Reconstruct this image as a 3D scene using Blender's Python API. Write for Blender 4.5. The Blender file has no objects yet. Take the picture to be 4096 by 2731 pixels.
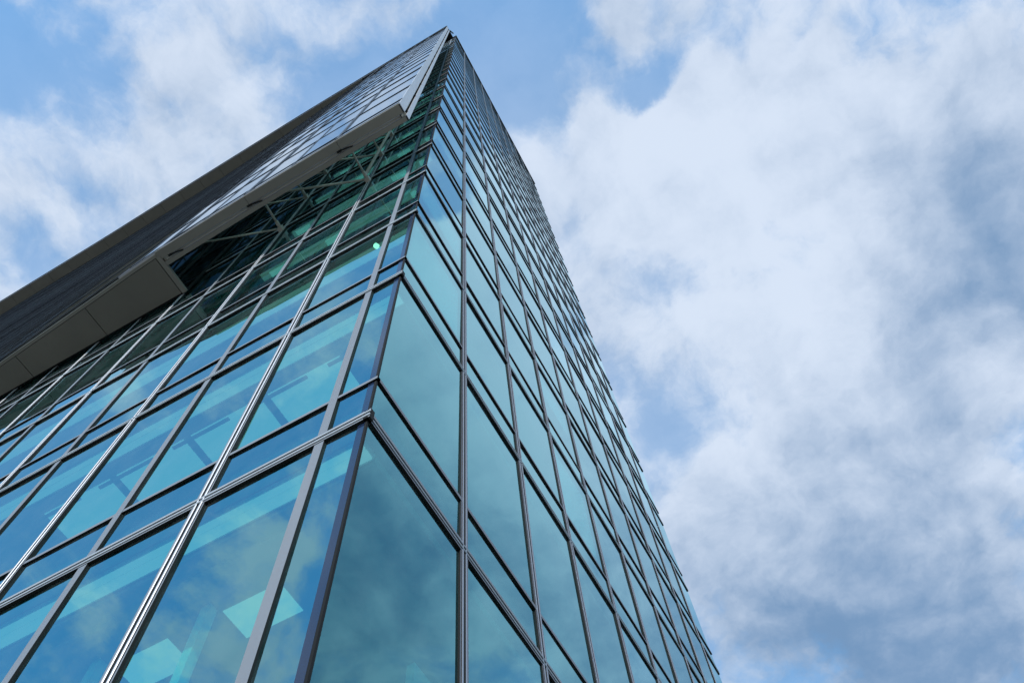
# glass office tower seen from the foot of its corner
QUAD_GLOW_W, BULB_W, CEIL_GLOW_W = 0.60, 2.6, 0.27
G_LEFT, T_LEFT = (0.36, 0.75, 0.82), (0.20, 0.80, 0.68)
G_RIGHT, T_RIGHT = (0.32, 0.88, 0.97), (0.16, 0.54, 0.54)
SUN = (246.0, 32.0, 2.2, 1.5)
CLOUD_BIAS = -0.02
SKY_TINT = (0.72, 1.20, 1.24)
CLOUD_W, CLOUD_D = (2.5, 2.85, 3.4), (0.66, 1.15, 1.9)
EXPO = 1.2
LOBE = 1.0
VEIL = 0.40
CLOUD_LOBES = [
    (-0.052,0.223,0.973,419,0.45), (-0.070,0.292,0.954,281,0.25), (-0.121,0.282,0.952,236,0.15), 
    (-0.079,0.421,0.904,64,-0.28), (-0.008,0.173,0.985,419,-0.30), (-0.050,0.374,0.926,419,0.15), 
    (-0.046,0.467,0.883,151,0.30), (-0.035,0.513,0.858,236,0.35), (0.006,0.431,0.902,236,0.20), 
    (0.001,0.544,0.839,693,-0.40), (-0.116,0.404,0.908,151,-0.35), (0.047,0.184,0.982,236,-0.30), 
    (-0.182,0.424,0.887,236,-0.20), (-0.018,0.086,0.996,944,0.40), (-0.017,0.339,0.941,281,0.20), 
    (0.045,-0.022,0.999,173,-0.50), (0.129,-0.035,0.991,236,-0.40), (0.221,-0.158,0.962,419,-0.30), 
    (0.199,-0.220,0.955,419,-0.50), (0.146,-0.208,0.967,531,-0.30), (0.144,-0.156,0.977,1359,0.90), 
    (0.171,-0.094,0.981,1123,0.75), (0.107,-0.147,0.983,2123,0.70), (0.129,-0.226,0.966,1359,0.30), 
    (0.253,-0.057,0.966,173,0.45), (0.285,-0.154,0.946,173,0.50), (0.249,-0.318,0.915,64,0.50), 
    (0.356,-0.213,0.910,59,0.50), (0.471,-0.283,0.835,43,0.40), (0.221,-0.027,0.975,693,0.35), 
    (0.385,-0.051,0.921,470,-0.60), (0.343,-0.009,0.939,1359,-0.25), (0.429,-0.061,0.901,1359,-0.35), 
    (0.539,0.009,0.843,693,-0.25), (0.595,-0.090,0.799,281,-0.20), (0.504,-0.091,0.859,118,0.40), 
    (0.471,0.045,0.881,281,0.30), (0.674,-0.182,0.716,85,0.40), (0.684,-0.029,0.729,173,0.30), 
    (0.627,0.042,0.778,236,0.30), (0.583,-0.304,0.754,85,0.25), (0.445,-0.392,0.805,151,0.45), 
    (0.378,-0.436,0.817,236,0.30), (0.776,-0.122,0.619,94,0.60), (0.745,-0.007,0.667,201,0.35), 
    (-0.189,0.584,0.790,340,-0.35), (-0.267,0.632,0.727,201,-0.35), (-0.370,0.571,0.733,419,-0.30), 
    (-0.247,0.462,0.852,944,0.40), (-0.221,0.542,0.811,693,0.30), (-0.162,0.552,0.818,944,0.30), 
    (-0.380,0.509,0.772,531,0.40), (-0.415,0.485,0.770,944,0.30), (-0.466,0.528,0.710,201,0.25), 
    (-0.343,0.670,0.659,281,0.25), (-0.229,0.353,0.907,236,0.25), (-0.426,0.500,0.754,1359,0.30), 
    (-0.302,0.559,0.772,1359,0.30), (-0.362,0.357,0.861,2123,-0.30), (-0.294,0.466,0.834,944,-0.30), 
    (-0.264,0.555,0.789,944,-0.25), (-0.288,0.575,0.766,19,-0.30), (-0.392,0.489,0.779,2773,0.50), 
    (-0.394,0.516,0.761,3774,0.35), (-0.194,0.542,0.818,2123,0.50), (-0.238,0.467,0.851,1677,0.45), 
    (-0.156,0.553,0.818,3774,0.40), (-0.448,0.540,0.713,944,0.50), (-0.422,0.588,0.690,2123,0.40), 
    (-0.483,0.491,0.725,2123,0.40), (-0.339,0.650,0.680,1359,0.40), (-0.435,0.495,0.752,5435,0.40), 
    (-0.425,0.458,0.780,3774,0.35), (0.259,-0.190,0.947,604,1.00), (0.221,-0.205,0.953,1359,0.50), 
    (0.258,-0.109,0.960,419,0.90), (0.349,-0.092,0.933,281,0.80), (0.233,-0.070,0.970,1359,0.50), 
    (0.113,-0.045,0.993,944,0.30), (0.180,-0.138,0.974,693,-0.90), (0.202,-0.166,0.965,2123,-0.60), 
    (0.123,-0.111,0.986,944,-0.35), (0.186,-0.102,0.977,2123,-0.30), (0.365,-0.135,0.921,1474,-0.90), 
    (0.394,-0.186,0.900,1926,-0.70), (0.450,-0.153,0.880,1926,-0.70), (0.320,-0.255,0.912,1677,-0.40), 
    (0.441,-0.238,0.865,2123,-0.50), (0.498,-0.246,0.831,944,-0.30), (0.334,-0.202,0.921,531,0.50), 
    (0.564,-0.273,0.779,151,0.40), (0.571,-0.173,0.803,105,0.50), (0.466,-0.402,0.788,85,1.00), ]
SHADE_LOBES = [
    (0.790,-0.122,0.601,70,1.50), (0.771,-0.000,0.637,236,0.80), (0.453,-0.389,0.803,151,-0.15), 
    (0.296,-0.440,0.848,94,0.15), (0.721,-0.249,0.647,151,0.30), (0.734,0.064,0.676,236,0.35), 
    (0.480,-0.409,0.776,118,1.15), (0.416,-0.340,0.843,281,0.50), (0.581,-0.283,0.763,151,0.35), 
    (-0.315,0.556,0.769,19,-0.90), (0.291,-0.146,0.946,151,-0.80), (0.453,-0.158,0.877,85,-0.50), ]
import bpy, bmesh, math, random
from mathutils import Vector, Matrix
random.seed(7)
C = bpy.context.scene.collection
sc = bpy.context.scene

# ------------------------------------------------------------------ camera
CAM = Vector((-2.928, -2.8015, -3.659))
RT = ((0.475192, -0.878218, -0.054089), (0.798657, 0.456306, -0.392341), (0.369242, 0.143236, 0.918228))
FPX = 3209.34
cam = bpy.data.cameras.new('camera'); co = bpy.data.objects.new('camera', cam); C.objects.link(co)
m = Matrix(((RT[0][0], -RT[1][0], -RT[2][0]), (RT[0][1], -RT[1][1], -RT[2][1]), (RT[0][2], -RT[1][2], -RT[2][2])))
co.matrix_world = Matrix.Translation(CAM) @ m.to_4x4()
cam.sensor_width = 36.0; cam.lens = 36.0 * FPX / 4096.0
cam.clip_start = 0.05; cam.clip_end = 5000
sc.camera = co

def project(p):
    v = Vector(p) - CAM
    x = sum(RT[0][i]*v[i] for i in range(3)); y = sum(RT[1][i]*v[i] for i in range(3)); z = sum(RT[2][i]*v[i] for i in range(3))
    if z < 0.2: return None
    return (2048 + FPX*x/z, 1365.5 + FPX*y/z)

# ------------------------------------------------------------------ materials
def mat(name):
    m = bpy.data.materials.new(name); m.use_nodes = True
    nt = m.node_tree; nt.nodes.clear()
    out = nt.nodes.new('ShaderNodeOutputMaterial')
    return m, nt, out
def N(nt, t, **k):
    n = nt.nodes.new(t)
    for a, v in k.items(): setattr(n, a, v)
    return n
def noise(nt, scale, detail=4, rough=0.55, coord=None):
    n = N(nt, 'ShaderNodeTexNoise'); n.inputs['Scale'].default_value = scale
    n.inputs['Detail'].default_value = detail; n.inputs['Roughness'].default_value = rough
    if coord is None:
        g = N(nt, 'ShaderNodeNewGeometry'); coord = g.outputs['Position']
    nt.links.new(coord, n.inputs['Vector'])
    return n
def metal(name, col, metallic=0.0, rough=0.4, var=0.12, nscale=3.0, stretch=(1, 1, 0.15), spec=0.5):
    m, nt, out = mat(name)
    b = N(nt, 'ShaderNodeBsdfPrincipled')
    g = N(nt, 'ShaderNodeNewGeometry'); mp = N(nt, 'ShaderNodeMapping'); mp.inputs['Scale'].default_value = stretch
    nt.links.new(g.outputs['Position'], mp.inputs['Vector'])
    n = noise(nt, nscale, 5, 0.6, mp.outputs[0])
    r = N(nt, 'ShaderNodeMapRange'); r.inputs[1].default_value = 0.3; r.inputs[2].default_value = 0.7
    r.inputs[3].default_value = 1 - var; r.inputs[4].default_value = 1 + var
    nt.links.new(n.outputs[0], r.inputs[0])
    mul = N(nt, 'ShaderNodeVectorMath', operation='SCALE'); mul.inputs[0].default_value = col
    nt.links.new(r.outputs[0], mul.inputs['Scale']); nt.links.new(mul.outputs[0], b.inputs['Base Color'])
    rr = N(nt, 'ShaderNodeMapRange'); rr.inputs[3].default_value = rough - 0.06; rr.inputs[4].default_value = rough + 0.08
    nt.links.new(n.outputs[0], rr.inputs[0]); nt.links.new(rr.outputs[0], b.inputs['Roughness'])
    b.inputs['Metallic'].default_value = metallic
    b.inputs['Specular IOR Level'].default_value = spec
    nt.links.new(b.outputs[0], out.inputs[0])
    return m
def glass(name, tint, through, r0, rpow, dirt=0.03, wav=0.0011, whiten=0.8, wp=9.0):
    """coated curtain wall glass: a tinted mirror over tinted see-through glass; the mirror wins at grazing angles"""
    m, nt, out = mat(name)
    lw = N(nt, 'ShaderNodeLayerWeight'); lw.inputs['Blend'].default_value = 0.5   # Facing = 1 - cos
    pw = N(nt, 'ShaderNodeMath', operation='POWER'); pw.inputs[1].default_value = rpow
    nt.links.new(lw.outputs['Facing'], pw.inputs[0])
    fr = N(nt, 'ShaderNodeMapRange'); fr.inputs[3].default_value = r0; fr.inputs[4].default_value = 1.0
    nt.links.new(pw.outputs[0], fr.inputs[0])
    gl = N(nt, 'ShaderNodeBsdfGlossy'); gl.inputs['Roughness'].default_value = 0.0
    p2 = N(nt, 'ShaderNodeMath', operation='POWER'); p2.inputs[1].default_value = wp
    nt.links.new(lw.outputs['Facing'], p2.inputs[0])
    sw = N(nt, 'ShaderNodeMath', operation='MULTIPLY'); sw.inputs[1].default_value = whiten
    nt.links.new(p2.outputs[0], sw.inputs[0])
    mx = N(nt, 'ShaderNodeMix', data_type='RGBA'); mx.inputs[6].default_value = (*tint, 1); mx.inputs[7].default_value = (0.93, 0.97, 1, 1)
    nt.links.new(sw.outputs[0], mx.inputs[0])
    gi = N(nt, 'ShaderNodeNewGeometry'); vr = N(nt, 'ShaderNodeMapRange'); vr.inputs[3].default_value = 0.86; vr.inputs[4].default_value = 1.08
    nt.links.new(gi.outputs['Random Per Island'], vr.inputs[0])
    vs_ = N(nt, 'ShaderNodeVectorMath', operation='SCALE'); nt.links.new(mx.outputs[2], vs_.inputs[0]); nt.links.new(vr.outputs[0], vs_.inputs['Scale'])
    nt.links.new(vs_.outputs[0], gl.inputs['Color'])
    # rolled-glass waviness
    g = N(nt, 'ShaderNodeNewGeometry')
    nz = noise(nt, 0.9, 2, 0.4, g.outputs['Position'])
    bp = N(nt, 'ShaderNodeBump'); bp.inputs['Strength'].default_value = 1.0; bp.inputs['Distance'].default_value = wav
    nt.links.new(nz.outputs[0], bp.inputs['Height']); nt.links.new(bp.outputs[0], gl.inputs['Normal'])
    tr = N(nt, 'ShaderNodeBsdfTransparent'); tr.inputs['Color'].default_value = (*through, 1)
    mix = N(nt, 'ShaderNodeMixShader')
    nt.links.new(fr.outputs[0], mix.inputs[0]); nt.links.new(tr.outputs[0], mix.inputs[1]); nt.links.new(gl.outputs[0], mix.inputs[2])
    # faint dust film
    df = N(nt, 'ShaderNodeBsdfDiffuse'); df.inputs['Color'].default_value = (0.5, 0.55, 0.55, 1)
    dn = noise(nt, 1.7, 6, 0.65); dr = N(nt, 'ShaderNodeMapRange'); dr.inputs[1].default_value = 0.4; dr.inputs[2].default_value = 0.75
    dr.inputs[3].default_value = 0.0; dr.inputs[4].default_value = dirt
    nt.links.new(dn.outputs[0], dr.inputs[0])
    m2 = N(nt, 'ShaderNodeMixShader'); nt.links.new(dr.outputs[0], m2.inputs[0])
    nt.links.new(mix.outputs[0], m2.inputs[1]); nt.links.new(df.outputs[0], m2.inputs[2])
    nt.links.new(m2.outputs[0], out.inputs[0])
    return m
def emit(name, col, s):
    m, nt, out = mat(name)
    e = N(nt, 'ShaderNodeEmission'); e.inputs[0].default_value = (*col, 1); e.inputs[1].default_value = s
    nt.links.new(e.outputs[0], out.inputs[0]); return m

M = {}
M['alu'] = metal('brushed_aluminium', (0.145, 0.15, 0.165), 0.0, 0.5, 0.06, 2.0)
M['alu_n'] = metal('shaded_aluminium', (0.085, 0.088, 0.105), 0.0, 0.45, 0.08, 2.0)  # right-facade frames and ridges: shade put into darker base colours
M['ridge_n'] = metal('shaded_ridge', (0.22, 0.225, 0.25), 0.6, 0.35, 0.05, 2.0)
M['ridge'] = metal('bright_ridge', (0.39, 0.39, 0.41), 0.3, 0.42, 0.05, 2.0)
M['gasket'] = metal('black_gasket', (0.008, 0.008, 0.008), 0.0, 0.75, 0.2, 6.0, spec=0.15)
M['darkframe'] = metal('dark_frame', (0.014, 0.014, 0.018), 0.2, 0.45, 0.15, 2.0, spec=0.3)
M['soffit'] = metal('soffit_sheet', (0.135, 0.122, 0.098), 0.0, 0.55, 0.10, 0.6, (1, 1, 1), spec=0.25)
M['beam'] = metal('beam_paint', (0.175, 0.16, 0.133), 0.0, 0.5, 0.08, 0.8, (1, 1, 1), spec=0.3)
M['jamb'] = metal('pale_grey_panel', (0.26, 0.27, 0.30), 0.0, 0.5, 0.06, 1.2)
M['strut'] = metal('strut_paint', (0.42, 0.38, 0.32), 0.1, 0.42, 0.1, 3.0)
M['spandrel'] = metal('spandrel_board', (0.05, 0.06, 0.07), 0.0, 0.7, 0.1, 0.7)
M['navy'] = metal('corner_board', (0.012, 0.02, 0.045), 0.0, 0.12, 0.1)
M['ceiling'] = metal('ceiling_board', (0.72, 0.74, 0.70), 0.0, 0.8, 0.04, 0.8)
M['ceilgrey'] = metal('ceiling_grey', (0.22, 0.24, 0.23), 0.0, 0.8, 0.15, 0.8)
M['core'] = metal('core_wall', (0.30, 0.30, 0.28), 0.0, 0.8, 0.12, 0.5)
M['column'] = metal('white_column', (0.75, 0.77, 0.73), 0.0, 0.7, 0.04)
M['quad_glow'] = emit('added_quad_glow', (0.80, 1.0, 1.0), QUAD_GLOW_W)  # added glow in place of the bright quads in the glass
M['ceil_glow'] = emit('ceiling_glow', (0.9, 1.0, 0.95), CEIL_GLOW_W)  # added glow that brightens ceiling strips and rafts, no real fitting
M['bulb'] = emit('lit_round_lamp', (1.0, 0.93, 0.74), BULB_W)
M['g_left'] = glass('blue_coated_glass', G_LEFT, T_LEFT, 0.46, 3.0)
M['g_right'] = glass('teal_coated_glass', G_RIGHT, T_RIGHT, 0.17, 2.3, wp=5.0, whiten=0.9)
M['g_screen'] = glass('clear_screen_glass', (0.80, 0.90, 0.97), (0.10, 0.17, 0.16), 0.12, 3.0)
M['g_dark'] = glass('dark_return_glass', (0.35, 0.45, 0.6), (0.12, 0.2, 0.2), 0.05, 5.0)

# ------------------------------------------------------------------ helpers
def box8(bm, p, mats=(0,)*6):
    """p: function (a,b,c) in {0,1}^3 -> point; faces order: a0,a1,b0,b1,c0,c1"""
    v = [[[bm.verts.new(p(a, b, c)) for c in (0, 1)] for b in (0, 1)] for a in (0, 1)]
    F = [(v[0][0][0], v[0][0][1], v[0][1][1], v[0][1][0]), (v[1][0][0], v[1][1][0], v[1][1][1], v[1][0][1]),
         (v[0][0][0], v[1][0][0], v[1][0][1], v[0][0][1]), (v[0][1][0], v[0][1][1], v[1][1][1], v[1][1][0]),
         (v[0][0][0], v[0][1][0], v[1][1][0], v[1][0][0]), (v[0][0][1], v[1][0][1], v[1][1][1], v[0][1][1])]
    for f, mi in zip(F, mats):
        fc = bm.faces.new(f); fc.material_index = mi
class Frame:
    """facade frame: u along the facade, n outwards, z up"""
    def __init__(s, O, U, Nn): s.O, s.U, s.N = Vector(O), Vector(U).normalized(), Vector(Nn).normalized()
    def __call__(s, u, n, z): return s.O + s.U*u + s.N*n + Vector((0, 0, z))
def fbox(bm, F, u, n, z, mats=(0,)*6):
    """faces: u0,u1,n0,n1,z0,z1"""
    box8(bm, lambda a, b, c: F(u[a], n[b], z[c]), mats)
def frod(bm, F, horizontal, cc, n0, h, w, a0, a1, mi):
    """rounded ridge: half-octagon section of width w, height h on plane n0, centred at cc, running a0..a1"""
    prof = [(-w/2, 0), (-w/2, h*0.55), (-w*0.28, h), (w*0.28, h), (w/2, h*0.55), (w/2, 0)]
    rings = []
    for a in (a0, a1):
        rings.append([bm.verts.new(F(a, n0+q, cc+p) if horizontal else F(cc+p, n0+q, a)) for p, q in prof])
    k = len(prof)
    for i in range(k-1):
        f = bm.faces.new((rings[0][i], rings[0][i+1], rings[1][i+1], rings[1][i])); f.material_index = mi
    for r in rings:
        f = bm.faces.new(r); f.material_index = mi
def tube(bm, a, b, r, seg=10, mi=0):
    a, b = Vector(a), Vector(b); d = (b-a).normalized()
    x = d.orthogonal().normalized(); y = d.cross(x)
    R = [[bm.verts.new(c + (x*math.cos(t*2*math.pi/seg) + y*math.sin(t*2*math.pi/seg))*r) for t in range(seg)] for c in (a, b)]
    for i in range(seg):
        f = bm.faces.new((R[0][i], R[0][(i+1) % seg], R[1][(i+1) % seg], R[1][i])); f.smooth = True; f.material_index = mi
    for q in R: bm.faces.new(q).material_index = mi
def obj(name, bm, mats, parent=None):
    bmesh.ops.recalc_face_normals(bm, faces=bm.faces[:])
    me = bpy.data.meshes.new(name); bm.to_mesh(me); bm.free()
    for x in (mats if isinstance(mats, (list, tuple)) else [mats]): me.materials.append(x)
    o = bpy.data.objects.new(name, me); C.objects.link(o)
    if parent: o.parent = parent
    return o
def new(): return bmesh.new()

# ------------------------------------------------------------------ dimensions
GROUND = -5.3
FL = [-0.9, 3.61, 8.16, 12.1, 16.02, 20.06, 24.15, 28.35, 32.6, 36.9, 40.9, 44.6]
while FL[-1] < 88: FL.append(FL[-1] + 3.4)
TOP = 92.0
FL = [f for f in FL if f < TOP - 1.5]
TR = 0.87                                  # transom above the floor line
A0, B = 0.552, 1.495                       # left facade: narrow corner pane, then modules
LU = [A0 + i*B for i in range(15)]         # even: flat mullion, odd: ridged mullion
LEND = A0 + 15*B
RM = 1.925
RU = [RM*(i+1) for i in range(9)]
REND = RM*9 + 1.55
FLT = Frame((0, 0, 0), (0, 1, 0), (-1, 0, 0))
FRT = Frame((0, 0, 0), (1, 0, 0), (0, -1, 0))
ZB = 18.2                                  # underside of the projecting part
ZT = 80.0                                  # top of the screen

root = bpy.data.objects.new('office_tower', None); C.objects.link(root); root.location = (0, 0, 0)
root['label'] = 'tall glass office tower with blue curtain walls and a projecting glass screen on its side'
root['category'] = 'office tower'

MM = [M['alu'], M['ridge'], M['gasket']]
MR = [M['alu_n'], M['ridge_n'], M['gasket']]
G = 2
def ridged(bm, F, horizontal, c, a0, a1, w=0.16, n0=0.032, dn=0.0, rw=0.028, gap=0.036):
    n = n0 + dn
    if horizontal: fbox(bm, F, (a0, a1), (-0.03, n), (c-w/2, c+w/2), (G, G, G, 0, G, G))
    else: fbox(bm, F, (c-w/2, c+w/2), (-0.03, n), (a0, a1), (G, G, G, 0, G, G))
    for s in (-1, 1): frod(bm, F, horizontal, c + s*gap, n, 0.011, rw, a0, a1, 1)
    e = gap - rw/2
    if horizontal: fbox(bm, F, (a0, a1), (n-0.01, n+0.004), (c-e, c+e), (G,)*6)
    else: fbox(bm, F, (c-e, c+e), (n-0.01, n+0.004), (a0, a1), (G,)*6)
    for s in (-1, 1):                       # shadow reveal outside each ridge
        q = c + s*(gap + rw/2 + 0.006)
        if horizontal: fbox(bm, F, (a0, a1), (n-0.01, n+0.002), (q-0.005, q+0.005), (G,)*6)
        else: fbox(bm, F, (q-0.005, q+0.005), (n-0.01, n+0.002), (a0, a1), (G,)*6)
def flat(bm, F, horizontal, c, a0, a1, w, n):
    if horizontal: fbox(bm, F, (a0, a1), (-0.03, n), (c-w/2, c+w/2), (G, G, G, 0, G, G))
    else: fbox(bm, F, (c-w/2, c+w/2), (-0.03, n), (a0, a1), (G, G, G, 0, G, G))

# ------------------------------------------------------------------ mullions, floor bands, transoms
for i, u in enumerate(LU):
    bm = new()
    zt = TOP if u < 8.0 else ZB + 0.05
    if i % 2 == 0: flat(bm, FLT, False, u, GROUND, zt, 0.115, 0.030)
    else: ridged(bm, FLT, False, u, GROUND, zt)
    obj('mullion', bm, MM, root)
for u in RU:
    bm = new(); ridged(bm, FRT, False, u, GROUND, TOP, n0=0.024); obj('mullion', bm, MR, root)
for k, f in enumerate(FL):
    lend = LEND if f < ZB else 8.0
    w = 0.175 if k == 1 else 0.14
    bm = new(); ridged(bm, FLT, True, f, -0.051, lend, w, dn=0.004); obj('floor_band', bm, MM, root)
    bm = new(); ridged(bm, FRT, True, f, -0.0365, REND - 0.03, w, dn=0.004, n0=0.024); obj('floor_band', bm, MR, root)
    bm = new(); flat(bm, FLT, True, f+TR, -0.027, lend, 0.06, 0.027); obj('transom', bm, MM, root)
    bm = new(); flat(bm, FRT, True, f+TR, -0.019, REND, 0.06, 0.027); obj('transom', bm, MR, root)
bm = new()                                  # black silicone joint and dark board at the glass corner
fbox(bm, FLT, (-0.006, 0.022), (-0.02, 0.004), (GROUND, TOP))
fbox(bm, FRT, (-0.006, 0.022), (-0.02, 0.0045), (GROUND, TOP))
obj('corner_joint', bm, M['gasket'], root)
bm = new(); fbox(bm, FLT, (0.024, 0.105), (-0.012, 0.0035), (GROUND, TOP)); obj('corner_board', bm, M['navy'], root)
bm = new()                                  # coping on the roof edge
fbox(bm, FLT, (-0.09, 9.0), (-0.3, 0.09), (TOP, TOP+0.35), (0, 0, 0, 0, G, 0))
fbox(bm, FRT, (0.301, REND), (-0.3, 0.0905), (TOP, TOP+0.35), (0, 0, 0, 0, G, 0))
obj('coping', bm, MM, root)

# ------------------------------------------------------------------ window panes
cells = []
def pane_rows(zmax):
    rows = []
    for k, f in enumerate(FL):
        nx = FL[k+1] if k+1 < len(FL) else TOP
        rows.append((f, f+TR)); rows.append((f+TR, nx))
    rows.insert(0, (GROUND, FL[0]))
    return [(a, b) for a, b in rows if a < zmax]
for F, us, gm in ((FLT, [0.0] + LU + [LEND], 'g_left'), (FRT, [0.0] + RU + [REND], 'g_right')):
    for i in range(len(us)-1):
        for a, b in pane_rows(TOP if (F is FRT or us[i] < 8.0) else ZB):
            q = [project(F(u, 0, z)) for u, z in ((us[i], a), (us[i+1], a), (us[i+1], b), (us[i], b))]
            area = 0
            if all(q):
                q = [(min(4096, max(0, x)), min(2731, max(0, y))) for x, y in q]
                area = abs(sum(q[j][0]*q[(j+1) % 4][1] - q[(j+1) % 4][0]*q[j][1] for j in range(4)))/2
            cells.append((area, F, us[i], us[i+1], a, b, gm))
cells.sort(key=lambda c: -c[0])
def pane(bm, c):
    _, F, u0, u1, a, b, gm = c
    q = 0.0 if F.O.y > 7.0 else (0.002 if gm == 'g_left' else 0.003)
    du, dz = random.gauss(0, q), random.gauss(0, q)
    bow = random.gauss(0.0, 0.8*q)
    nu, nz = 4, 5
    V = [[bm.verts.new(F(u0 + (u1-u0)*i/nu, du*(2*i/nu-1) + dz*(2*j/nz-1) + bow*(1-(2*i/nu-1)**2)*(1-(2*j/nz-1)**2), a + (b-a)*j/nz))
          for j in range(nz+1)] for i in range(nu+1)]
    for i in range(nu):
        for j in range(nz):
            f = bm.faces.new((V[i][j], V[i+1][j], V[i+1][j+1], V[i][j+1])); f.smooth = True
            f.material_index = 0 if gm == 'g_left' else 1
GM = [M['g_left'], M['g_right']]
for c in cells[:98]:
    bm = new(); pane(bm, c); obj('window_pane', bm, GM, root)
bm = new()
for c in cells[98:]: pane(bm, c)
o = obj('window_pane', bm, GM, root); o['kind'] = 'stuff'

# ------------------------------------------------------------------ floors behind the glass
INX, INY = REND - 0.1, LEND
def ibox(bm, x, y, z, mi=0): box8(bm, lambda a, b, c: (x[a], y[b], z[c]), (mi,)*6)
for k, f in enumerate(FL):
    ymax = INY
    bm = new(); ibox(bm, (0.16, INX), (0.16, ymax), (f-0.02, f+0.80)); obj('floor_slab', bm, M['spandrel'], root)
    if k == 0: continue
    bm = new()
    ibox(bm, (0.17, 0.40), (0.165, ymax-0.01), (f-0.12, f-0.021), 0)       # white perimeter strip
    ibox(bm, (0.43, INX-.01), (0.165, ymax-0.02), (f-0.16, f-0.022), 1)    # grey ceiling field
    if k <= 9:
        u = 0.18
        for j in range(7):                                                # white ceiling rafts, one per half bay
            y0 = A0 + j*B + 0.28
            ibox(bm, (0.64, 0.70), (y0-0.2, y0+0.9), (f-0.2, f-0.161), 1)
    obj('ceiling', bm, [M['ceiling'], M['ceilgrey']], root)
bm = new(); ibox(bm, (4.2, INX-0.4), (3.6, INY-0.2), (GROUND+0.02, TOP-0.1)); obj('core_wall', bm, M['core'], root)
for j in range(4):                           # slim posts, and rafts given a glow to brighten the lowest office ceiling
    y = 2.70 + B*j
    bm = new(); ibox(bm, (1.02, 1.14), (y-0.06, y+0.06), (GROUND, FL[1]-0.17)); obj('post', bm, M['column'], root)
    bm = new(); ibox(bm, (1.18, 1.62), (y-0.85, y-0.10), (FL[1]-0.172, FL[1]-0.1605)); obj('ceiling_raft', bm, M['ceil_glow'], root)
for j in range(1, 5):  # rafts one floor up, glow added to lift their ceiling
    bm = new(); ibox(bm, (0.62, 1.25), (A0+B*j-0.55, A0+B*j+0.80), (FL[2]-0.172, FL[2]-0.1605)); obj('ceiling_raft', bm, M['ceil_glow'], root)
bm = new(); ibox(bm, (2.62, 3.30), (1.0, 1.1), (GROUND, 3.1)); obj('partition', bm, M['column'], root)
for k in range(1, 11):  # glowing strips added along the facade to brighten the ceilings
    f = FL[k]
    bm = new()
    yc = INY-0.3 if k < 4 else 4.9
    ibox(bm, (0.175, 0.245), (0.17, yc), (f-0.15, f-0.123)); ibox(bm, (0.26, 0.37), (0.17, yc), (f-0.15, f-0.123)); obj('glow_strip', bm, M['ceil_glow'], root)
# added glowing panels, standing in for bright quads in the glass; then the round bulb
for k in range(4, 11):
    f = FL[k]
    for j in range(4):
        if (j*7 + k*3) % 5 == 4: continue
        y0 = (0.36 if j == 0 else A0 + (j-1)*B + 0.42 + 0.15*((k+j) % 3))
        w = 0.15 if j == 0 else 0.48
        bm = new(); ibox(bm, (0.20, 0.345), (y0, y0+w), (f-0.33, f-0.30))
        ibox(bm, (0.26, 0.28), (y0+0.03, y0+0.05), (f-0.30, f-0.115)); ibox(bm, (0.26, 0.28), (y0+w-0.05, y0+w-0.03), (f-0.30, f-0.115))
        obj('glow_panel', bm, M['quad_glow'], root)
random.seed(21)
for k in range(2, 16):                       # roller blinds left half down behind some panes
    for i in range(8):
        if random.random() > 0.22: continue
        x0, x1 = RM*i + 0.12, RM*(i+1) - 0.10
        top = (FL[k+1] if k+1 < len(FL) else TOP) - 0.2; drop = random.choice((0.7, 1.1, 1.6, 2.3))
        bm = new(); ibox(bm, (x0, x1), (0.07, 0.078), (top-drop, top)); ibox(bm, (x0, x1), (0.065, 0.09), (top-drop-0.03, top-drop+0.01))
        obj('roller_blind', bm, M['column'], root)
bm = new()
bmesh.ops.create_uvsphere(bm, u_segments=16, v_segments=8, radius=0.062)
bmesh.ops.scale(bm, vec=(1, 1, 0.5), verts=bm.verts[:]); bmesh.ops.translate(bm, vec=(0.16, 0.98, 11.85), verts=bm.verts[:])
obj('round_lamp', bm, M['bulb'], root)

# ------------------------------------------------------------------ projecting screen (curved in plan)
CURVE = [(-.05, -1.55), (2, -1.54), (4.9, -1.49), (7.9, -1.40), (10.7, -1.17), (13.5, -.97), (16, -.77), (19.6, -.47), (27, .0), (35, .22), (42, .42), (50, .52), (57, .68), (72, .95)]
def cx(y, cv=CURVE):
    for (y0, x0), (y1, x1) in zip(cv, cv[1:]):
        if y <= y1: return x0 + (x1-x0)*(y-y0)/(y1-y0)
    return cv[-1][1]
def scx(y):                                  # smoothed curve
    return (cx(y-0.9)+cx(y)+cx(y+0.9))/3 if y > 1 else cx(y)
SY = [-0.05, 1.92] + [1.92 + 1.4825*i for i in range(1, 45)]
SP = [(scx(y) if y > 1 else cx(y), y) for y in SY]
SZ = [ZB+0.16, 19.25]
while SZ[-1] < ZT - 3.9: SZ.append(SZ[-1] + 3.72)
SZ.append(ZT)
scr = bpy.data.objects.new('glass_screen', None); C.objects.link(scr); scr.parent = root
M['scrframe'] = metal('blue_grey_frame', (0.016, 0.019, 0.025), 0.0, 0.4, 0.08, 2.0)
M['blade'] = metal('teal_grey_blade', (0.035, 0.045, 0.055), 0.0, 0.4, 0.3, 0.6, (0.3, 0.3, 3))
SM = [M['darkframe'], M['scrframe'], M['gasket'], M['ridge'], M['blade']]
segs = []
for (x0, y0), (x1, y1) in zip(SP, SP[1:]):
    U = Vector((x1-x0, y1-y0, 0)); L = U.length; U.normalize()
    segs.append((Frame((x0, y0, 0), U, (-U.y, U.x, 0)), L))
scells = []
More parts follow.
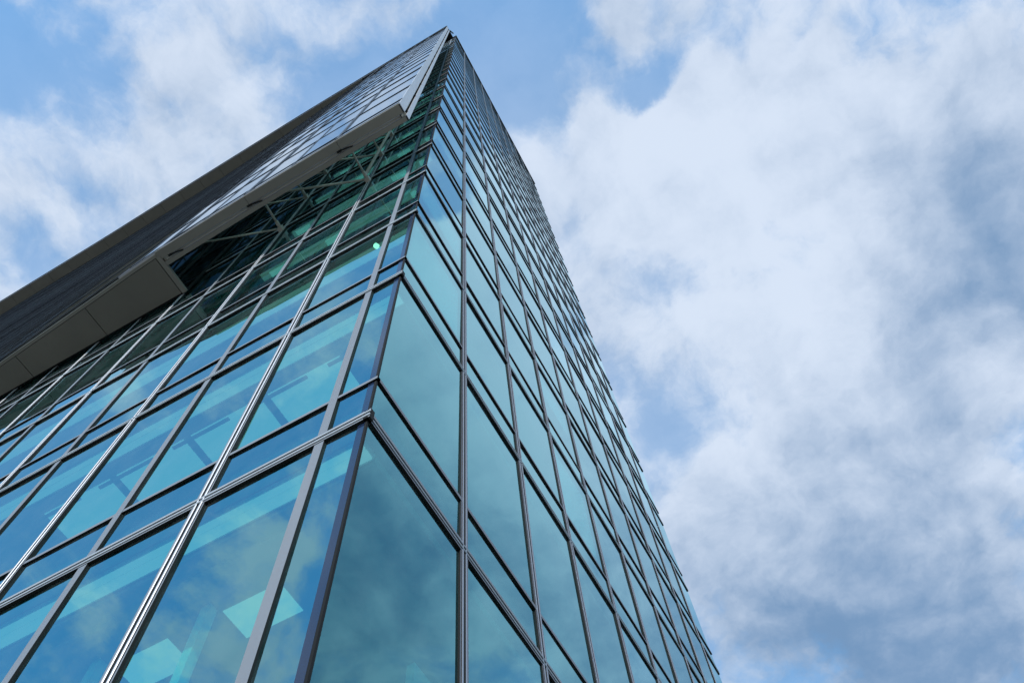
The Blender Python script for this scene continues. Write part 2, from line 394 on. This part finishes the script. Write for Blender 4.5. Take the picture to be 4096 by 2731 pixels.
for F, L in segs:
    for a, b in zip(SZ, SZ[1:]):
        q = [project(F(u, 0, z)) for u, z in ((0, a), (L, a), (L, b), (0, b))]
        area = 0
        if all(q):
            q = [(min(4096, max(0, x)), min(2731, max(0, y))) for x, y in q]
            area = abs(sum(q[j][0]*q[(j+1) % 4][1] - q[(j+1) % 4][0]*q[j][1] for j in range(4)))/2
        scells.append((area, F, 0, L, a, b, 'g_left'))
scells.sort(key=lambda c: -c[0])
for c in scells[:90]:
    bm = new(); pane(bm, c); obj('screen_pane', bm, M['g_screen'], scr)
bm = new()
for c in scells[90:]: pane(bm, c)
o = obj('screen_pane', bm, M['g_screen'], scr); o['kind'] = 'stuff'
for i, (x, y) in enumerate(SP[1:], 1):
    F = segs[min(i, len(segs)-1)][0]
    bm = new()
    if i > 6: bm.free(); continue
    if i > 7:
        fbox(bm, F, (-0.02, 0.02), (-0.05, 0.006), (SZ[0], ZT), (1,)*6)
    elif i % 2 == 1:
        fbox(bm, F, (-0.05, 0.05), (-0.06, 0.012), (SZ[0], ZT), (1,)*6)
        frod(bm, F, False, -0.025, 0.012, 0.02, 0.03, SZ[0], ZT, 1); frod(bm, F, False, 0.025, 0.012, 0.02, 0.03, SZ[0], ZT, 1)
    else:
        fbox(bm, F, (-0.022, 0.022), (-0.05, 0.016), (SZ[0], ZT), (1,)*6)
    obj('screen_mullion', bm, SM, scr)
def strip(bm, pts, z0, z1, mi=0):
    """continuous horizontal bar following the curved glass; pts = (x, y, back, front)"""
    rings = []
    for k, (x, y, b, f) in enumerate(pts):
        x0, y0 = pts[max(0, k-1)][:2]; x1, y1 = pts[min(len(pts)-1, k+1)][:2]
        t = Vector((x1-x0, y1-y0, 0)).normalized(); n = Vector((-t.y, t.x, 0))
        rings.append([bm.verts.new(Vector((x, y, z)) + n*d) for d, z in ((b, z0), (f, z0), (f, z1), (b, z1))])
    for a, c in zip(rings, rings[1:]):
        for q in range(4):
            fc = bm.faces.new((a[q], a[(q+1) % 4], c[(q+1) % 4], c[q])); fc.material_index = mi
    for rg in (rings[0], rings[-1]): bm.faces.new(rg).material_index = mi
def depth(y): return 0.022 + 0.0024*max(0.0, y-7.5)
near = [p for p in SP if p[1] < 7.9]; farp = [p for p in SP if p[1] > 7.0]
for z in SZ[1:]:
    bm = new(); strip(bm, [(x, y, -0.05, depth(y) if z > 27 else 0.016) for x, y in SP], z-0.055, z+0.055); obj('screen_band', bm, SM, scr)
for z in SZ[1:-1]:                            # sun-shade blades of the closed, curved part
    for q in (1.24, 2.48):
        if z+q > ZT-0.3 or z < 26: continue
        h = random.choice((0.03, 0.045, 0.06))
        bm = new(); strip(bm, [(x, y, -0.02, depth(y)) for x, y in farp], z+q-h, z+q+h, random.choice((0, 1, 1, 4))); obj('sunshade_blade', bm, SM, scr)
bm = new()                                   # light strip under the lowest row of glass
for F, L in segs[:6]: fbox(bm, F, (0, L), (-0.05, 0.02), (ZB+0.155, ZB+0.21))
obj('sill_strip', bm, M['jamb'], scr)

# bottom rails, tray, end jambs
YW = 7.95                                    # where the closed part begins
def rail(name, d0, d1, z0, z1, mtl, y0=-0.05, y1=YW, gap=0.0):
    edges = [y0, 1.93] + [1.93 + 2.965*i for i in (1, 2)]
    edges = [e for e in edges if e < y1 - 0.3] + [y1]
    for a, b in zip(edges, edges[1:]):
        bm = new()
        a2, b2 = a + gap, b - gap
        n = 4
        for t in range(n):
            ya, yb = a2 + (b2-a2)*t/n, a2 + (b2-a2)*(t+1)/n
            def P(i, j, k, ya=ya, yb=yb):
                y = (ya, yb)[j]; return (cx(y) + (d0, d1)[i], y, (z0, z1)[k])
            box8(bm, P)
        bmesh.ops.remove_doubles(bm, verts=bm.verts[:], dist=0.0005)
        obj(name, bm, mtl, scr)
rail('outer_rail', 0.0, 0.25, ZB, ZB+0.15, M['beam'], gap=0.006)
rail('inner_rail', 0.35, 0.475, ZB, ZB+0.18, M['beam'])
rail('rail_web', 0.255, 0.345, ZB+0.09, ZB+0.12, M['strut'])
bm = new()
for d in (0.262, 0.335):
    pts = [(cx(y)+d, y, ZB+0.01) for y in (0.0, 2, 4.9, 7.6)]
    for a, b in zip(pts, pts[1:]): tube(bm, a, b, 0.007, 6)
obj('tray_wire', bm, M['jamb'], scr)
for y in (1.7, 4.62, 7.3):
    bm = new(); x = cx(y)
    tube(bm, (x+0.26, y+0.3, ZB+0.0), (x+0.34, y-0.1, ZB+0.02), 0.02, 8)
    ibox(bm, (x+0.25, x+0.31), (y+0.24, y+0.36), (ZB-0.02, ZB+0.06))
    obj('tray_clip', bm, M['gasket'], scr)
for d0, d1, nm in ((0.0, 0.25, 'end_panel'), (0.345, 0.475, 'end_panel')):
    zz = [ZB] + [23.05 + 3.55*i for i in range(16)] + [ZT]
    for a, b in zip(zz, zz[1:]):
        bm = new(); ibox(bm, (-1.55+d0, -1.55+d1), (-0.062, -0.015), (a+(0.012 if a > ZB else 0), b-0.012)); obj(nm, bm, M['jamb'], scr)
    bm = new(); ibox(bm, (-1.55+d0+0.01, -1.55+d1-0.01), (-0.02, 0.09), (ZB+0.02, ZT-0.02)); obj('end_backing', bm, M['gasket'], scr)
bm = new(); tube(bm, (-1.245, 0.05, ZB), (-1.245, 0.05, ZT), 0.028, 10); obj('end_pipe', bm, M['strut'], scr)
bm = new(); ibox(bm, (-1.30, -1.205), (0.07, 0.10), (ZB, ZT)); obj('end_backing', bm, M['darkframe'], scr)
for z in SZ[1:]:
    bm = new(); tube(bm, (-1.285, 0.01, z-0.35), (-1.215, 0.01, z-0.35), 0.075, 10); obj('end_bracket', bm, M['gasket'], scr)
for z in SZ[1:]:
    bm = new(); ibox(bm, (-1.075, -1.045), (0.0, 0.05), (z+0.10, z+0.28)); obj('stub', bm, M['jamb'], scr)
bm = new()
tube(bm, (-1.15, 0.0, ZT), (-1.1, -0.05, ZT+0.9), 0.06); tube(bm, (-1.1, -0.05, ZT+0.9), (-0.7, -0.2, ZT+1.7), 0.07)
obj('davit_arm', bm, M['darkframe'], scr)

# struts between the tower and the screen
for f in FL[5:20]:
    z = f - 0.38
    for kk, u in enumerate((LU[1], LU[3])):
        bm = new(); tube(bm, (-0.08, u, z), (cx(u)+0.40, u-0.05, z-0.05), 0.036); tube(bm, (-0.08, u, z), (-0.34, u-0.012, z-0.012), 0.055); obj('strut', bm, M['strut'], root)
        bm = new(); tube(bm, (-0.10, u+0.03, z), (cx(u+2.6)+0.42, u+2.6, z-0.02), 0.03 if kk else 0.036); obj('strut', bm, M['strut'], root)
        bm = new(); ibox(bm, (-0.16, -0.03), (u-0.07, u+0.07), (z-0.12, z+0.12)); obj('strut_bracket', bm, M['strut'], root)
bm = new(); tube(bm, (-0.22, LU[1]+0.0, FL[5]-0.38), (-0.22, LU[1], ZT-1), 0.05, 12); obj('standpipe', bm, M['strut'], root)

# ------------------------------------------------------------------ closed part of the projection: soffit, return wall, roof edge
sof = bpy.data.objects.new('soffit', None); C.objects.link(sof); sof.parent = root
sy = [YW + 0.06] + [10.62 + 2.66*i for i in range(0, 4)]
for a, b in zip(sy, sy[1:]):
    bm = new(); n = 6; g = 0.012
    for t in range(n):
        ya, yb = a+g + (b-a-2*g)*t/n, a+g + (b-a-2*g)*(t+1)/n
        def P(i, j, k, ya=ya, yb=yb):
            y = (ya, yb)[j]; return ((scx(y)+0.14, -0.09)[i], y, (ZB-0.012, ZB+0.05)[k])
        box8(bm, P)
    bmesh.ops.remove_doubles(bm, verts=bm.verts[:], dist=0.0005)
    obj('soffit_panel', bm, M['soffit'], sof)
bm = new(); n = 14
for t in range(n):
    ya, yb = YW + (18.6-YW)*t/n, YW + (18.6-YW)*(t+1)/n
    def P(i, j, k): return ((scx((ya, yb)[j]) + (0.03, 0.125)[i]), (ya, yb)[j], (ZB-0.01, ZB+0.10)[k])
    box8(bm, P)
ibox(bm, (-1.26, -0.06), (YW-0.09, YW+0.045), (ZB-0.011, ZB+0.1))
bmesh.ops.remove_doubles(bm, verts=bm.verts[:], dist=0.0005)
obj('soffit_frame', bm, M['beam'], sof)
bm = new(); n = 14
for t in range(n):
    ya, yb = YW+0.05 + (18.6-YW)*t/n, YW+0.05 + (18.6-YW)*(t+1)/n
    def P(i, j, k): return ((scx((ya, yb)[j])+0.06, -0.03)[i], (ya, yb)[j], (ZB+0.055, ZB+0.14)[k])
    box8(bm, P)
bmesh.ops.remove_doubles(bm, verts=bm.verts[:], dist=0.0005)
obj('soffit_backing', bm, M['gasket'], sof)
FRET = Frame((-1.33, YW-0.02, 0), (1, 0, 0), (0, -1, 0))
bm = new()
for i in range(3):
    for z0 in [ZB+0.1 + 3.86*j for j in range(16)]:
        c = (0, FRET, 0.42*i, 0.42*(i+1), z0, z0+3.86, 'g_left'); pane(bm, c)
o = obj('return_glass', bm, M['g_dark'], root)
for i in range(4):
    bm = new(); fbox(bm, FRET, (0.42*i-0.03, 0.42*i+0.03), (-0.05, 0.05), (ZB+0.1, ZT)); obj('return_mullion', bm, M['gasket'], root)
bm = new()                                   # dark wall that closes the volume behind the curved glass
n = 24
for t in range(n):
    ya, yb = YW + (66-YW)*t/n, YW + (66-YW)*(t+1)/n
    def P(i, j, k): return (scx((ya, yb)[j]) + (0.5, 0.7)[i] if ya > YW else -0.9+0.2*i, (ya, yb)[j], (ZB+0.15, ZT-0.1)[k])
    box8(bm, P)
obj('inner_wall', bm, M['spandrel'], root)

roof = bpy.data.objects.new('roof_overhang', None); C.objects.link(roof); roof.parent = root
OUT = [(-.06, -1.58), (8, -1.50), (17, -1.40), (29.5, -1.14), (42.3, -.82), (56, -.64), (72, -.5)]
def ox(y): return (cx(y-1.5, OUT)+cx(y, OUT)+cx(y+1.5, OUT))/3 if y > 2 else cx(y, OUT)
joints = [9.75 + 2.478*i for i in range(24)]
for a, b in zip(joints, joints[1:]):
    bm = new(); n = 3; g = 0.014
    for t in range(n):
        ya, yb = a+g + (b-a-2*g)*t/n, a+g + (b-a-2*g)*(t+1)/n
        def P(i, j, k):
            y = (ya, yb)[j]; return ((ox(y)+0.10, scx(y)+0.3)[i], y, (ZT+0.01, ZT+0.06)[k])
        box8(bm, P)
    bmesh.ops.remove_doubles(bm, verts=bm.verts[:], dist=0.0005)
    obj('overhang_panel', bm, M['soffit'], roof)
bm = new(); bm2 = new(); bm3 = new(); n = 36
for t in range(n):
    ya, yb = -0.07 + 67*t/n, -0.07 + 67*(t+1)/n
    def P(i, j, k): return (ox((ya, yb)[j]) + (0.0, 0.085)[i], (ya, yb)[j], (ZT+0.0, ZT+0.22)[k])
    box8(bm, P)
    def P2(i, j, k): return (ox((ya, yb)[j]) + (-0.05, 0.02)[i], (ya, yb)[j], (ZT+0.221, ZT+0.45)[k])
    box8(bm2, P2)
    def P3(i, j, k): return ((ox((ya, yb)[j])+0.03, scx((ya, yb)[j])+1.2)[i], (ya, yb)[j], (ZT+0.07, ZT+0.2)[k])
    box8(bm3, P3)
for b_ in (bm, bm2, bm3): bmesh.ops.remove_doubles(b_, verts=b_.verts[:], dist=0.0005)
obj('fascia', bm, M['jamb'], roof); obj('fascia_cap', bm2, M['darkframe'], roof); obj('roof_deck', bm3, M['gasket'], roof)

# ------------------------------------------------------------------ ground
bm = new(); bmesh.ops.create_grid(bm, x_segments=4, y_segments=4, size=1500)
bmesh.ops.translate(bm, vec=(0, 0, GROUND), verts=bm.verts[:])
gm = metal('paving', (0.32, 0.32, 0.30), 0, 0.85, 0.25, 0.8, (1, 1, 1))
o = obj('pavement', bm, gm); o['kind'] = 'structure'; o['label'] = 'grey pavement at the foot of the glass tower'; o['category'] = 'pavement'

# ------------------------------------------------------------------ sky and sun
SUN_AZ, SUN_EL = math.radians(SUN[0]), math.radians(SUN[1])
sv = Vector((math.sin(SUN_AZ)*math.cos(SUN_EL), math.cos(SUN_AZ)*math.cos(SUN_EL), math.sin(SUN_EL)))
sun = bpy.data.lights.new('sun', 'SUN'); sun.energy = SUN[2]; sun.angle = math.radians(SUN[3]); sun.color = (1, 0.96, 0.9)
so = bpy.data.objects.new('sun', sun); C.objects.link(so); so.rotation_euler = sv.to_track_quat('Z', 'Y').to_euler()
w = bpy.data.worlds.new('World'); sc.world = w; w.use_nodes = True
nt = w.node_tree; nt.nodes.clear()
out = N(nt, 'ShaderNodeOutputWorld'); bg = N(nt, 'ShaderNodeBackground'); bg.inputs[1].default_value = 0.12
nt.links.new(bg.outputs[0], out.inputs[0])
sky = N(nt, 'ShaderNodeTexSky', sky_type='NISHITA'); sky.sun_disc = False
sky.sun_elevation = SUN_EL; sky.sun_rotation = SUN_AZ; sky.air_density = 1.0; sky.dust_density = 0.05; sky.ozone_density = 3.0
def math_(op, a, b=None, c=None, clamp=False):
    n = N(nt, 'ShaderNodeMath', operation=op); n.use_clamp = clamp
    for i, v in enumerate((a, b, c)):
        if v is None: continue
        if isinstance(v, (int, float)): n.inputs[i].default_value = v
        else: nt.links.new(v, n.inputs[i])
    return n.outputs[0]
tc = N(nt, 'ShaderNodeTexCoord')
nrm = N(nt, 'ShaderNodeVectorMath', operation='NORMALIZE'); nt.links.new(tc.outputs['Generated'], nrm.inputs[0])
D = nrm.outputs[0]
sx = N(nt, 'ShaderNodeSeparateXYZ'); nt.links.new(D, sx.inputs[0])
zz = math_('MAXIMUM', math_('ADD', sx.outputs[2], 0.12), 0.05)
cb = N(nt, 'ShaderNodeCombineXYZ')
nt.links.new(math_('DIVIDE', sx.outputs[0], zz), cb.inputs[0]); nt.links.new(math_('DIVIDE', sx.outputs[1], zz), cb.inputs[1]); cb.inputs[2].default_value = 3.7
UV = cb.outputs[0]
# swirl the coordinates a little so cloud edges fray
wn = N(nt, 'ShaderNodeTexNoise'); wn.inputs['Scale'].default_value = 5.0; wn.inputs['Detail'].default_value = 7; wn.inputs['Roughness'].default_value = 0.6
nt.links.new(UV, wn.inputs['Vector'])
ws = N(nt, 'ShaderNodeVectorMath', operation='SUBTRACT'); nt.links.new(wn.outputs['Color'], ws.inputs[0]); ws.inputs[1].default_value = (0.5, 0.5, 0.5)
wm = N(nt, 'ShaderNodeVectorMath', operation='MULTIPLY_ADD'); nt.links.new(ws.outputs[0], wm.inputs[0]); wm.inputs[1].default_value = (0.09, 0.09, 0.0)
nt.links.new(UV, wm.inputs[2])
def skynoise(scale, detail, rough, vec):
    n = N(nt, 'ShaderNodeTexNoise'); n.inputs['Scale'].default_value = scale; n.inputs['Detail'].default_value = detail
    n.inputs['Roughness'].default_value = rough; nt.links.new(vec, n.inputs['Vector']); return n.outputs[0]
n1 = skynoise(4.2, 9, 0.56, wm.outputs[0])
n2 = skynoise(10.0, 9, 0.6, wm.outputs[0])
def lobes(lst, start):
    acc = start
    for x, y, z, k, a in lst:
        d = N(nt, 'ShaderNodeVectorMath', operation='DOT_PRODUCT'); nt.links.new(wdir, d.inputs[0])
        d.inputs[1].default_value = Vector((x, y, z)).normalized()
        e = math_('EXPONENT', math_('MULTIPLY_ADD', d.outputs['Value'], float(k), -float(k)))
        acc = math_('MULTIPLY_ADD', e, float(a), acc)
    return acc
# direction warped by the same noise, so that the lobes have no round outline
wd = N(nt, 'ShaderNodeVectorMath', operation='MULTIPLY_ADD'); nt.links.new(ws.outputs[0], wd.inputs[0]); wd.inputs[1].default_value = (0.17, 0.17, 0.10); nt.links.new(D, wd.inputs[2])
wdn = N(nt, 'ShaderNodeVectorMath', operation='NORMALIZE'); nt.links.new(wd.outputs[0], wdn.inputs[0]); wdir = wdn.outputs[0]
n3 = skynoise(27.0, 7, 0.6, wm.outputs[0])
base = math_('MULTIPLY_ADD', n3, 0.8, math_('ADD', math_('MULTIPLY_ADD', n1, 4.0, -2.0 + CLOUD_BIAS), math_('MULTIPLY_ADD', n2, 1.7, -1.25)))
dens = lobes([(a, b, c, k, LOBE*q) for a, b, c, k, q in CLOUD_LOBES], base)
mr = N(nt, 'ShaderNodeMapRange', interpolation_type='SMOOTHSTEP'); nt.links.new(dens, mr.inputs[0])
mr.inputs[1].default_value = -0.34; mr.inputs[2].default_value = 0.72; mr.inputs[3].default_value = 0.0; mr.inputs[4].default_value = 1.0
shade = lobes([(a, b, c, k, 0.5*q) for a, b, c, k, q in SHADE_LOBES], math_('MULTIPLY_ADD', n1, 1.6, -0.80))
off = N(nt, 'ShaderNodeVectorMath', operation='ADD'); nt.links.new(wm.outputs[0], off.inputs[0]); off.inputs[1].default_value = (-0.028, -0.022, 0.0)
n1b = skynoise(4.2, 9, 0.56, off.outputs[0]); n2b = skynoise(10.0, 9, 0.6, off.outputs[0])
relief = math_('ADD', math_('MULTIPLY', math_('SUBTRACT', n1b, n1), 2.8), math_('MULTIPLY', math_('SUBTRACT', n2b, n2), 0.9))
shade = math_('ADD', math_('ADD', shade, relief), 0.12)
sm = N(nt, 'ShaderNodeMapRange', interpolation_type='SMOOTHSTEP'); nt.links.new(shade, sm.inputs[0])
sm.inputs[1].default_value = -0.35; sm.inputs[2].default_value = 1.35; sm.inputs[3].default_value = 0.0; sm.inputs[4].default_value = 1.0
shc = sm.outputs[0]
tint = N(nt, 'ShaderNodeMix', data_type='RGBA', blend_type='MULTIPLY'); tint.inputs[0].default_value = 1.0
nt.links.new(sky.outputs[0], tint.inputs[6]); tint.inputs[7].default_value = (*SKY_TINT, 1)
cl = N(nt, 'ShaderNodeMix', data_type='RGBA'); nt.links.new(shc, cl.inputs[0])
cl.inputs[6].default_value = (*CLOUD_W, 1); cl.inputs[7].default_value = (*CLOUD_D, 1)
mx = N(nt, 'ShaderNodeMix', data_type='RGBA'); veil = N(nt, 'ShaderNodeVectorMath', operation='DOT_PRODUCT'); nt.links.new(D, veil.inputs[0]); veil.inputs[1].default_value = Vector((0.62, 0.35, 0.70)).normalized()
vl = N(nt, 'ShaderNodeMapRange', interpolation_type='SMOOTHSTEP'); nt.links.new(veil.outputs['Value'], vl.inputs[0])
vl.inputs[1].default_value = 0.45; vl.inputs[2].default_value = 0.88; vl.inputs[3].default_value = 0.03; vl.inputs[4].default_value = VEIL
nt.links.new(math_('MAXIMUM', mr.outputs[0], math_('MULTIPLY_ADD', mr.outputs[0], math_('SUBTRACT', 1.0, vl.outputs[0]), vl.outputs[0])), mx.inputs[0])
nt.links.new(tint.outputs[2], mx.inputs[6]); nt.links.new(cl.outputs[2], mx.inputs[7])
nt.links.new(mx.outputs[2], bg.inputs[0])

# ------------------------------------------------------------------ render settings
vs = sc.view_settings; vs.view_transform = 'Standard'; vs.look = 'None'; vs.gamma = 1.0; vs.exposure = EXPO
sc.render.engine = 'CYCLES'
sc.cycles.use_denoising = True
cy = sc.cycles
cy.max_bounces = 8; cy.diffuse_bounces = 3; cy.glossy_bounces = 5; cy.transmission_bounces = 4; cy.transparent_max_bounces = 12
cy.caustics_reflective = False; cy.caustics_refractive = False
cy.sample_clamp_indirect = 6.0
